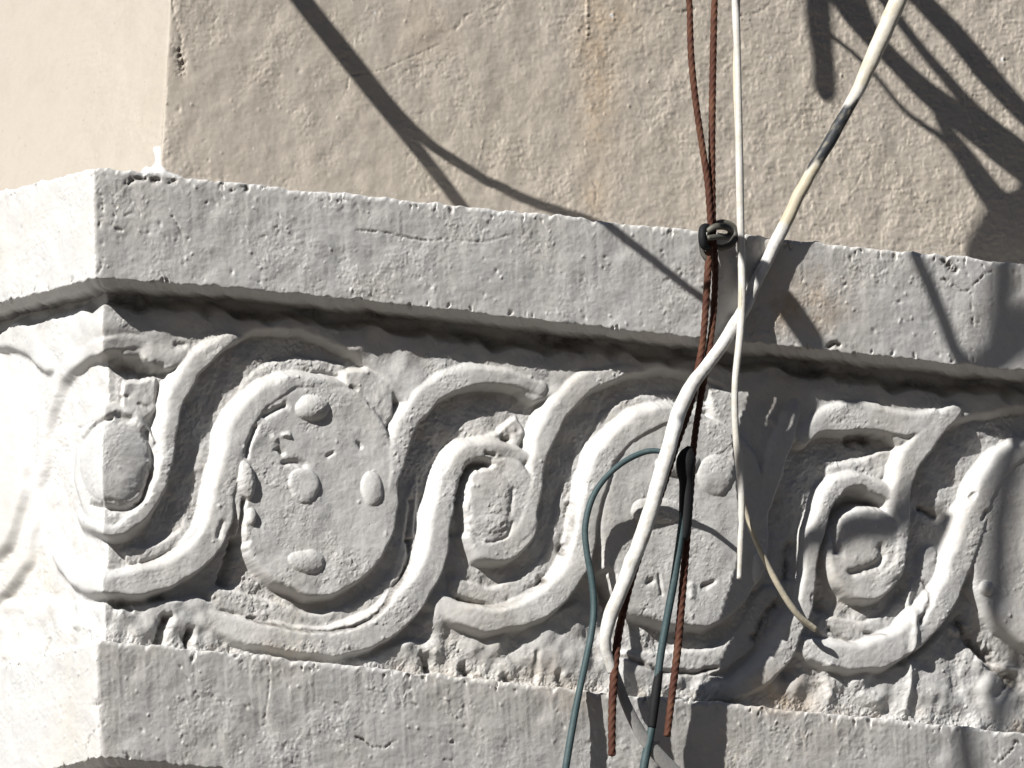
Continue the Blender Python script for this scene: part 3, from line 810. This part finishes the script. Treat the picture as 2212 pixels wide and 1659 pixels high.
    nrm = grid_normals(X, Y, Z)
    cell = label[:-1, :-1].copy()
    for k in range(1, len(names)):
        if (cell == k).sum() < 60: cell[cell == k] = 0
    attrs = {'dirt_shade': dirt_shade, 'stain': stain}
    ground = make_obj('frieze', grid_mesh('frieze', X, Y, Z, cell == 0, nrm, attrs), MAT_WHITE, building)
    ground['label'] = 'white plaster relief of running scrolls and round medallions'
    for k in range(1, len(names)):
        m = cell == k
        if m.sum() < 60: continue
        make_obj(names[k], grid_mesh(names[k], X, Y, Z, m, nrm, attrs), MAT_WHITE, ground)
frieze()

# ------------------------------------------------------------------ cables, wires and ropes
def tube(name, pts3, rad, mat, parent=None, sides=14, lobes=0, twist=0.0, lobe_amp=0.0, flat=1.0, attrs=None, cap=True):
    """swept tube through world points (n,3) with radii (n,), rounded ends"""
    p = np.array(pts3, float); n = len(p)
    rad = np.broadcast_to(np.array(rad, float), (n,)).copy()
    T = np.gradient(p, axis=0); T /= np.linalg.norm(T, axis=1)[:, None]
    up = np.array([0.0, -1.0, 0.0])
    nrm = up - T * (T @ up)[:, None]; nrm /= np.linalg.norm(nrm, axis=1)[:, None] + 1e-9
    bi = np.cross(T, nrm)
    L = np.concatenate([[0], np.cumsum(np.linalg.norm(np.diff(p, axis=0), axis=1))])
    th = np.linspace(0, 2 * math.pi, sides, endpoint=False)
    rr = rad[:, None] * (1 + lobe_amp * np.abs(np.cos(0.5 * lobes * (th[None] - twist * L[:, None] / rad.mean()))) - lobe_amp * 0.6 if lobes else np.ones((n, sides)))
    ring = p[:, None] + nrm[:, None] * (rr * np.cos(th))[..., None] * flat + bi[:, None] * (rr * np.sin(th))[..., None]
    verts = ring.reshape(-1, 3)
    i = np.arange(n - 1)[:, None]; j = np.arange(sides)[None]
    j2 = (j + 1) % sides
    q = np.stack([i * sides + j, i * sides + j2, (i + 1) * sides + j2, (i + 1) * sides + j], -1).reshape(-1, 4)
    c0 = p[0] - T[0] * rad[0] * 0.35; c1 = p[-1] + T[-1] * rad[-1] * 0.35
    verts = np.vstack([verts, c0, c1])
    faces = q.tolist()
    nv = n * sides
    for k in range(sides):
        k2 = (k + 1) % sides
        faces.append([nv, k2, k]); faces.append([nv + 1, (n - 1) * sides + k, (n - 1) * sides + k2])
    me = bpy.data.meshes.new(name)
    me.from_pydata(verts.tolist(), [], faces)
    me.polygons.foreach_set('use_smooth', np.ones(len(me.polygons), bool))
    for k, a in (attrs or {}).items():
        at = me.attributes.new(k, 'FLOAT', 'POINT')
        a = np.asarray(a, float)
        a2 = a if a.ndim == 2 else np.repeat(a[:, None], sides, 1)
        v = np.concatenate([a2.ravel(), [a2[0, 0], a2[-1, 0]]])
        at.data.foreach_set('value', v.astype(np.float32))
    me.update()
    return make_obj(name, me, mat, parent)

def hang(rows, step=5.0):
    """rows (px, py, offset in front of the frieze plane, diameter px) -> points, radii, rows"""
    s = spline(rows, step)
    pts = np.array([on_right(x, y, o) for x, y, o, _ in s])
    return pts, s[:, 3] * 0.5 * P, s

# thick white-painted cable
pts, rad, s = hang([(2230, -1100, 230, 30), (2130, -600, 215, 31), (2030, -240, 198, 33), (1985, -110, 190, 34), (1940, 0, 185, 38), (1895, 105, 178, 36), (1845, 210, 170, 28), (1795, 300, 160, 26), (1750, 375, 147, 26),
                    (1700, 475, 131, 27), (1650, 575, 122, 28), (1600, 680, 121, 28), (1545, 765, 132, 28), (1497, 830, 146, 30), (1468, 890, 165, 32), (1444, 970, 186, 33),
                    (1412, 1080, 192, 34), (1375, 1190, 184, 34), (1335, 1290, 168, 32), (1312, 1350, 157, 29), (1308, 1400, 148, 25), (1324, 1450, 140, 22)])
yy = s[:, 1]
tha = np.linspace(0, 2 * math.pi, 20, endpoint=False)[None]
y2 = yy[:, None] + 15 * np.cos(tha + 0.9) + 6 * np.sin(3 * tha + yy[:, None] * 0.07)
bare = sstep(222, 236, y2) * (1 - sstep(352, 372, y2))
aged = np.clip(sstep(350, 376, y2) * (1 - sstep(480, 494, yy[:, None])) * 0.9 + 0.55 * (1 - sstep(190, 235, y2)), 0, 1)
blotch = samp(N_MED, 40 * tha + 300, yy[:, None] * 0.8)
aged = np.clip(aged + 0.30 * sstep(0.6, 1.6, blotch), 0, 1)
bare = np.clip(bare + 0.35 * sstep(1.5, 2.2, blotch), 0, 1)
rad = rad * (1 + 0.012 * samp(N_MED, yy * 1.2, yy * 0 + 40) + 0.02 * samp(N_BIG, yy, yy * 0 + 4))
pts = pts + np.stack([samp(N_BIG, yy * 1.3, yy * 0 + 70), yy * 0, samp(N_BIG, yy * 1.3, yy * 0 + 190)], -1) * 0.9 * P
white_cable = tube('thick_cable', pts, rad, MAT_CABLE, attrs={'bare': bare, 'aged': aged}, sides=20)
tag(white_cable, 'thick white painted cable crossing diagonally in front of the frieze, bare black near the top', 'cable')
# its flattened grey tail
pts, rad, s = hang([(1317, 1428, 143, 20), (1332, 1462, 137, 22), (1352, 1520, 130, 26), (1385, 1585, 128, 30), (1430, 1640, 126, 34), (1490, 1700, 124, 34), (1540, 1760, 122, 30)])
o = tube('cable_tail', pts, rad, MAT_GREYCABLE, parent=white_cable, sides=16, flat=0.35)
o['label'] = 'flat grey peeled tail of the cable'

# two thin wires
pts, rad, s = hang([(1575, -1100, 160, 13), (1580, -500, 155, 13), (1586, -60, 150, 13), (1590, 40, 150, 17), (1594, 150, 148, 14), (1597, 330, 146, 17), (1600, 500, 138, 17), (1603, 620, 138, 17), (1599, 720, 142, 17),
                    (1588, 830, 138, 15), (1589, 930, 130, 15), (1597, 1010, 126, 16), (1602, 1080, 122, 15), (1600, 1160, 118, 14), (1596, 1250, 114, 13)])
o = tube('thin_wire', pts, rad, MAT_WIRE, sides=12)
tag(o, 'thin white wire hanging straight down and cut off over the round medallion', 'wire')
pts, rad, s = hang([(1606, -1100, 145, 12), (1600, -500, 142, 12), (1594, -60, 140, 12), (1592, 60, 140, 12), (1589, 160, 138, 12), (1594, 330, 136, 10), (1600, 520, 134, 10), (1600, 700, 142, 10), (1590, 850, 118, 10),
                    (1594, 960, 104, 10), (1606, 1080, 96, 11), (1622, 1140, 92, 12), (1650, 1205, 88, 13), (1690, 1280, 84, 14), (1725, 1330, 80, 14), (1762, 1360, 76, 13)])
o = tube('thin_wire', pts, rad, MAT_WIRE2, sides=12)
tag(o, 'thin cream wire curving out to the right at its lower end', 'wire')

# twisted brown ropes
def rope(rows, label):
    pts, rad, s = hang(rows, 2.6); rad = rad * 0.86
    o = tube('brown_rope', pts, rad, MAT_ROPE, sides=18, lobes=4, twist=0.62, lobe_amp=0.26)
    tag(o, label, 'rope', 'brown ropes tied together at the ledge')
    return o
rope([(1470, -1100, 150, 15), (1482, -500, 150, 15), (1487, -60, 150, 15), (1490, 20, 150, 15), (1493, 120, 150, 16), (1503, 220, 148, 16), (1516, 310, 146, 16), (1528, 390, 144, 16), (1533, 450, 142, 16), (1535, 500, 140, 16),
      (1531, 560, 138, 18), (1526, 640, 130, 17), (1519, 730, 114, 16), (1507, 800, 110, 17), (1490, 880, 124, 17), (1462, 960, 148, 17), (1430, 1060, 158, 17),
      (1395, 1160, 156, 17), (1362, 1260, 146, 18), (1342, 1340, 142, 19), (1332, 1400, 146, 20), (1325, 1480, 148, 20), (1322, 1560, 144, 19), (1322, 1632, 140, 18)],
     'brown rope whose lower end hangs furthest left, ending just below the white cable bend')
rope([(1560, -1100, 140, 15), (1552, -500, 140, 15), (1546, -60, 140, 15), (1543, 20, 140, 16), (1540, 150, 140, 17), (1538, 300, 140, 17), (1538, 400, 140, 18), (1539, 470, 138, 18), (1541, 520, 134, 17), (1545, 580, 126, 16),
      (1541, 680, 118, 16), (1528, 780, 112, 16), (1512, 870, 122, 16), (1499, 960, 150, 16), (1492, 1060, 160, 17), (1484, 1160, 160, 18), (1474, 1280, 154, 19),
      (1464, 1400, 146, 19), (1453, 1490, 140, 18), (1441, 1590, 134, 17)],
     'brown rope hanging straight, its lower end right of the dark teal wire')

# teal wires
pts, rad, s = hang([(1448, 982, 158, 11), (1418, 974, 140, 12), (1385, 979, 122, 13), (1340, 1003, 106, 13), (1300, 1042, 94, 13), (1276, 1085, 86, 14), (1264, 1140, 80, 14), (1268, 1195, 78, 14),
                    (1278, 1250, 80, 15), (1283, 1310, 84, 15), (1278, 1365, 90, 15), (1265, 1430, 98, 15), (1250, 1500, 106, 15), (1235, 1580, 108, 16), (1222, 1660, 106, 16), (1208, 1760, 100, 16)])
o = tube('teal_wire', pts, rad, MAT_TEAL, sides=12)
tag(o, 'dark teal wire looping left from the black tape and hanging over the lower moulding', 'wire')
pts, rad, s = hang([(1478, 1090, 172, 15), (1467, 1180, 168, 17), (1455, 1260, 160, 17), (1442, 1330, 152, 17), (1428, 1410, 144, 17), (1419, 1480, 138, 16), (1410, 1560, 130, 17), (1392, 1650, 126, 19), (1375, 1760, 120, 19)])
teal2 = tube('teal_wire', pts, rad, MAT_TEAL, sides=12)
tag(teal2, 'straight dark teal wire with a black sleeve, hanging between the two rope ends', 'wire')
pts, rad, s = hang([(1424, 1450, 141, 17), (1418, 1490, 137, 21), (1412, 1535, 133, 21), (1408, 1572, 130, 18)])
o = tube('sleeve', pts, rad, MAT_BLACK, parent=teal2, sides=12)
# black tape round the joint
pts, rad, s = hang([(1490, 966, 168, 12), (1484, 982, 168, 34), (1481, 1000, 168, 42), (1480, 1022, 168, 37), (1482, 1040, 168, 31), (1482, 1080, 170, 31), (1480, 1130, 170, 28), (1476, 1165, 169, 21)])
o = tube('black_tape', pts, rad, MAT_BLACK, sides=16)
tag(o, 'black insulating tape wrapped round the rope and teal wire joint', 'tape')

# knotted grey wire round the ropes at the ledge
knot = bpy.data.objects.new('wire_knot', None); C.objects.link(knot)
knot.location = on_right(1545, 505, 140)
tag(knot, 'dark grey wire knotted round the brown ropes at the ledge edge', 'knot')
def loop3(name, rows, mat):
    pts, rad, s = hang(rows, 3.0)
    o = tube(name, pts - np.array(knot.location), rad, mat, parent=knot, sides=14)
    return o
loop3('loop', [(1528, 500, 152, 13), (1545, 490, 160, 15), (1568, 490, 160, 15), (1579, 500, 150, 14), (1570, 512, 148, 13), (1548, 512, 156, 13), (1528, 514, 156, 12)], MAT_GREYWIRE)
loop3('loop', [(1540, 486, 126, 12), (1562, 480, 128, 13), (1584, 490, 130, 14), (1589, 508, 132, 15), (1580, 526, 134, 15), (1560, 535, 132, 14), (1540, 530, 128, 12)], MAT_GREYWIRE)
loop3('loop', [(1536, 490, 132, 14), (1520, 492, 146, 17), (1517, 510, 152, 18), (1520, 530, 150, 17), (1532, 536, 140, 13)], MAT_BLACK)
loop3('loop', [(1514, 520, 132, 10), (1518, 545, 132, 12), (1528, 560, 136, 12), (1538, 555, 140, 10)], MAT_GREYWIRE)

# ------------------------------------------------------------------ things above the view whose shadows cross the wall
def back(px, py, surf, h, right=True):
    """point `h` px in front of a surface (itself `surf` px proud of the frieze plane) towards the sun from a lit pixel"""
    if surf is None:                                  # the leaning upper wall
        surf = -330
        for _ in range(6):
            surf = -303 - WTILT * max(0.0, on_right(px, py, surf)[2] / P - ZT)
    q = on_right(px, py, surf)
    return q + SUN * (h * P / -SUN[1])

def caster(name, rows, surf, mat, label, cat, group=None, flat=1.0, sides=10):
    """rows: (shadow px, shadow py, distance h, diameter px)"""
    s = spline(rows, 12)
    pts = np.array([back(x, y, surf, h) for x, y, h, _ in s])
    lead = np.array([pts[0] + SUN * d for d in (1.6, 1.2, 0.8, 0.5, 0.3, 0.15, 0.06)])   # runs on up and away
    pts = np.vstack([lead, pts])
    rad = np.concatenate([np.full(7, s[0, 3] * 0.4), s[:, 3] * 0.5]) * P
    o = tube(name, pts, rad, mat, sides=sides, flat=flat)
    tag(o, label, cat, group)
    return o

WALLD = None
G = 'cables strung above the view'
caster('overhead_cable', [(545, -145, 420, 32), (645, 0, 400, 32), (745, 128, 385, 32), (845, 252, 370, 32), (925, 352, 360, 29), (998, 447, 350, 28), (1030, 492, 345, 27)], WALLD, MAT_BLACK,
       'dark cable strung above, its shadow the left branch of the fork on the wall', 'cable', G)
caster('overhead_cable', [(560, -150, 430, 30), (658, -5, 410, 30), (757, 120, 395, 30), (855, 243, 380, 31), (930, 312, 370, 28), (1010, 368, 360, 26), (1100, 416, 350, 25), (1180, 449, 340, 22), (1270, 478, 330, 20), (1330, 500, 325, 18)], WALLD, MAT_BLACK,
       'dark cable strung above, its shadow the right branch of the fork on the wall', 'cable', G)
caster('overhead_cable', [(1275, 466, 350, 20), (1330, 508, 350, 20), (1400, 560, 350, 19), (1470, 612, 350, 18), (1530, 655, 350, 18), (1600, 700, 370, 16)], 104, MAT_BLACK,
       'dark cable strung above, its shadow slanting over the upper moulding to the ropes', 'cable', G)
caster('overhead_cable', [(2232, 500, 880, 27), (2216, 670, 880, 27), (2165, 850, 880, 27), (2122, 1000, 880, 27), (2106, 1200, 880, 27), (2094, 1450, 880, 26), (2088, 1600, 890, 25), (2085, 1690, 890, 25)], 80, MAT_BLACK,
       'dark cable hanging above, its shadow the upright stripe at the right edge', 'cable', G)
caster('overhead_cable', [(1960, 490, 480, 20), (1990, 560, 480, 20), (2030, 665, 480, 20), (2065, 765, 480, 20), (2120, 860, 480, 22)], 104, MAT_BLACK,
       'dark cable hanging above, its shadow slanting down the right end of the upper moulding', 'cable', G)
caster('overhead_cable', [(2100, 800, 650, 26), (2160, 770, 650, 30), (2260, 700, 650, 30)], 100, MAT_BLACK,
       'dark cable hanging above, its shadow darkening the right lower corner of the upper moulding', 'cable', G)
caster('overhead_cable', [(1700, 1205, 700, 24), (1750, 1178, 700, 28), (1800, 1176, 700, 30), (1860, 1150, 700, 32), (1920, 1146, 700, 32), (1970, 1122, 700, 30), (2020, 1070, 700, 26)], 40, MAT_BLACK,
       'dark cable looped above, its shadow the arch across the right spiral', 'cable', G)
caster('overhead_cable', [(1655, 600, 380, 28), (1690, 640, 380, 44), (1722, 690, 380, 50), (1740, 735, 380, 34), (1735, 752, 380, 8)], 104, MAT_BLACK,
       'dark cable end hanging above, its shadow the rounded hook on the upper moulding', 'cable', G)

plant = bpy.data.objects.new('dry_palm_frond', None); C.objects.link(plant)
plant.location = back(1800, -300, WALLD, 520)
tag(plant, 'dry palm frond hanging above, its leaves shading the upper right of the wall', 'plant')
def leaf(rows):
    s = spline([(x, y, 460 + 40 * math.sin(x * 0.01), w) for x, y, w in rows], 10)
    pts = np.array([back(x, y, WALLD, h) for x, y, h, _ in s]) - np.array(plant.location)
    wd = s[:, 3] * 0.92 * P
    tube('leaf', pts, wd, MAT_DRYLEAF, parent=plant, sides=10, flat=0.8)
st = np.array([back(1760, -205, WALLD, 475) + SUN * d for d in (1.6, 1.0, 0.5, 0.2, 0.05, 0.0)]) - np.array(plant.location)
tube('stem', st, np.full(6, 12 * P), MAT_DRYLEAF, parent=plant, sides=10)
leaf([(1745, -200, 8), (1765, -60, 20), (1774, 60, 22), (1783, 140, 19), (1784, 205, 17), (1783, 222, 3)])
leaf([(1745, -200, 10), (1800, -70, 40), (1860, 50, 34), (1930, 130, 26), (2010, 205, 34), (2110, 285, 42), (2220, 370, 42), (2340, 450, 20)])
leaf([(1760, -210, 10), (1850, -90, 24), (1955, 60, 14), (2040, 165, 16), (2110, 240, 18), (2240, 340, 12)])
leaf([(1790, -210, 10), (1930, -60, 22), (2010, 20, 30), (2080, 95, 30), (2150, 180, 30), (2260, 300, 22), (2320, 360, 6)])
leaf([(1760, 40, 6), (1800, 82, 7), (1860, 132, 7), (1905, 180, 7), (1960, 245, 8), (2060, 322, 12), (2110, 400, 14), (2150, 470, 8)])
leaf([(1990, 170, 6), (2040, 270, 14), (2090, 345, 26), (2150, 420, 26), (2230, 480, 24), (2320, 560, 8)])
leaf([(2260, 430, 30), (2215, 480, 50), (2180, 540, 56), (2150, 600, 50), (2130, 640, 10)])

# ------------------------------------------------------------------ street
def street():
    m, t, b = new_mat('street_paving')
    co = node(t, 'ShaderNodeTexCoord').outputs['Object']
    col = mixc(t, ramp(t, noise(t, co, 1.5, 6, 0.6), 0.3, 0.7), (0.17, 0.15, 0.13), (0.13, 0.115, 0.10))
    t.links.new(col, b.inputs['Base Color']); b.inputs['Roughness'].default_value = 0.85
    z = CAM[2] - 1.65
    me = bpy.data.meshes.new('street')
    me.from_pydata([(-400, -400, z), (400, -400, z), (400, 400, z), (-400, 400, z)], [], [(0, 1, 2, 3)])
    o = make_obj('street', me, m); o['kind'] = 'structure'
street()


# ------------------------------------------------------------------ unseen house, added behind the camera to hold back sky light
def sky_blocking_house():
    m, t, b = new_mat('ochre_render')
    co = node(t, 'ShaderNodeTexCoord').outputs['Object']
    t.links.new(mixc(t, ramp(t, noise(t, co, 0.8, 6, 0.6), 0.3, 0.7), (0.24, 0.19, 0.14), (0.19, 0.15, 0.11)), b.inputs['Base Color'])
    b.inputs['Roughness'].default_value = 0.9
    mg, t, b = new_mat('window_glass'); b.inputs['Base Color'].default_value = (0.02, 0.025, 0.03, 1); b.inputs['Roughness'].default_value = 0.15
    z0 = CAM[2] - 1.65; y = -22.0; H = 20.0; W = 60.0
    root = bpy.data.objects.new('sky_blocking_house', None); C.objects.link(root); root.location = (0, y, z0)
    tag(root, 'unseen ochre house added behind the viewer to block part of the sky', 'building')
    def box(name, x0, x1, y0, y1, za, zb, mat, par):
        v = [(a, c, d) for d in (za, zb) for c in (y0, y1) for a in (x0, x1)]
        f = [(0, 2, 3, 1), (4, 5, 7, 6), (0, 1, 5, 4), (2, 6, 7, 3), (0, 4, 6, 2), (1, 3, 7, 5)]
        me = bpy.data.meshes.new(name); me.from_pydata(v, [], f); me.update()
        return make_obj(name, me, mat, par)
    box('wall', -W, W, -9, 0, 0, H, m, root)
    box('cornice', -W - 0.3, W + 0.3, -9.3, 0.4, H, H + 0.5, m, root)
    for fl in range(4):
        for k in range(-14, 15):
            w = box('window', k * 4 - 0.7, k * 4 + 0.7, -0.02, 0.05, 1.3 + fl * 4, 3.4 + fl * 4, mg, root)
            box('sill', k * 4 - 0.85, k * 4 + 0.85, -0.02, 0.18, 1.18 + fl * 4, 1.297 + fl * 4, m, w)
sky_blocking_house()
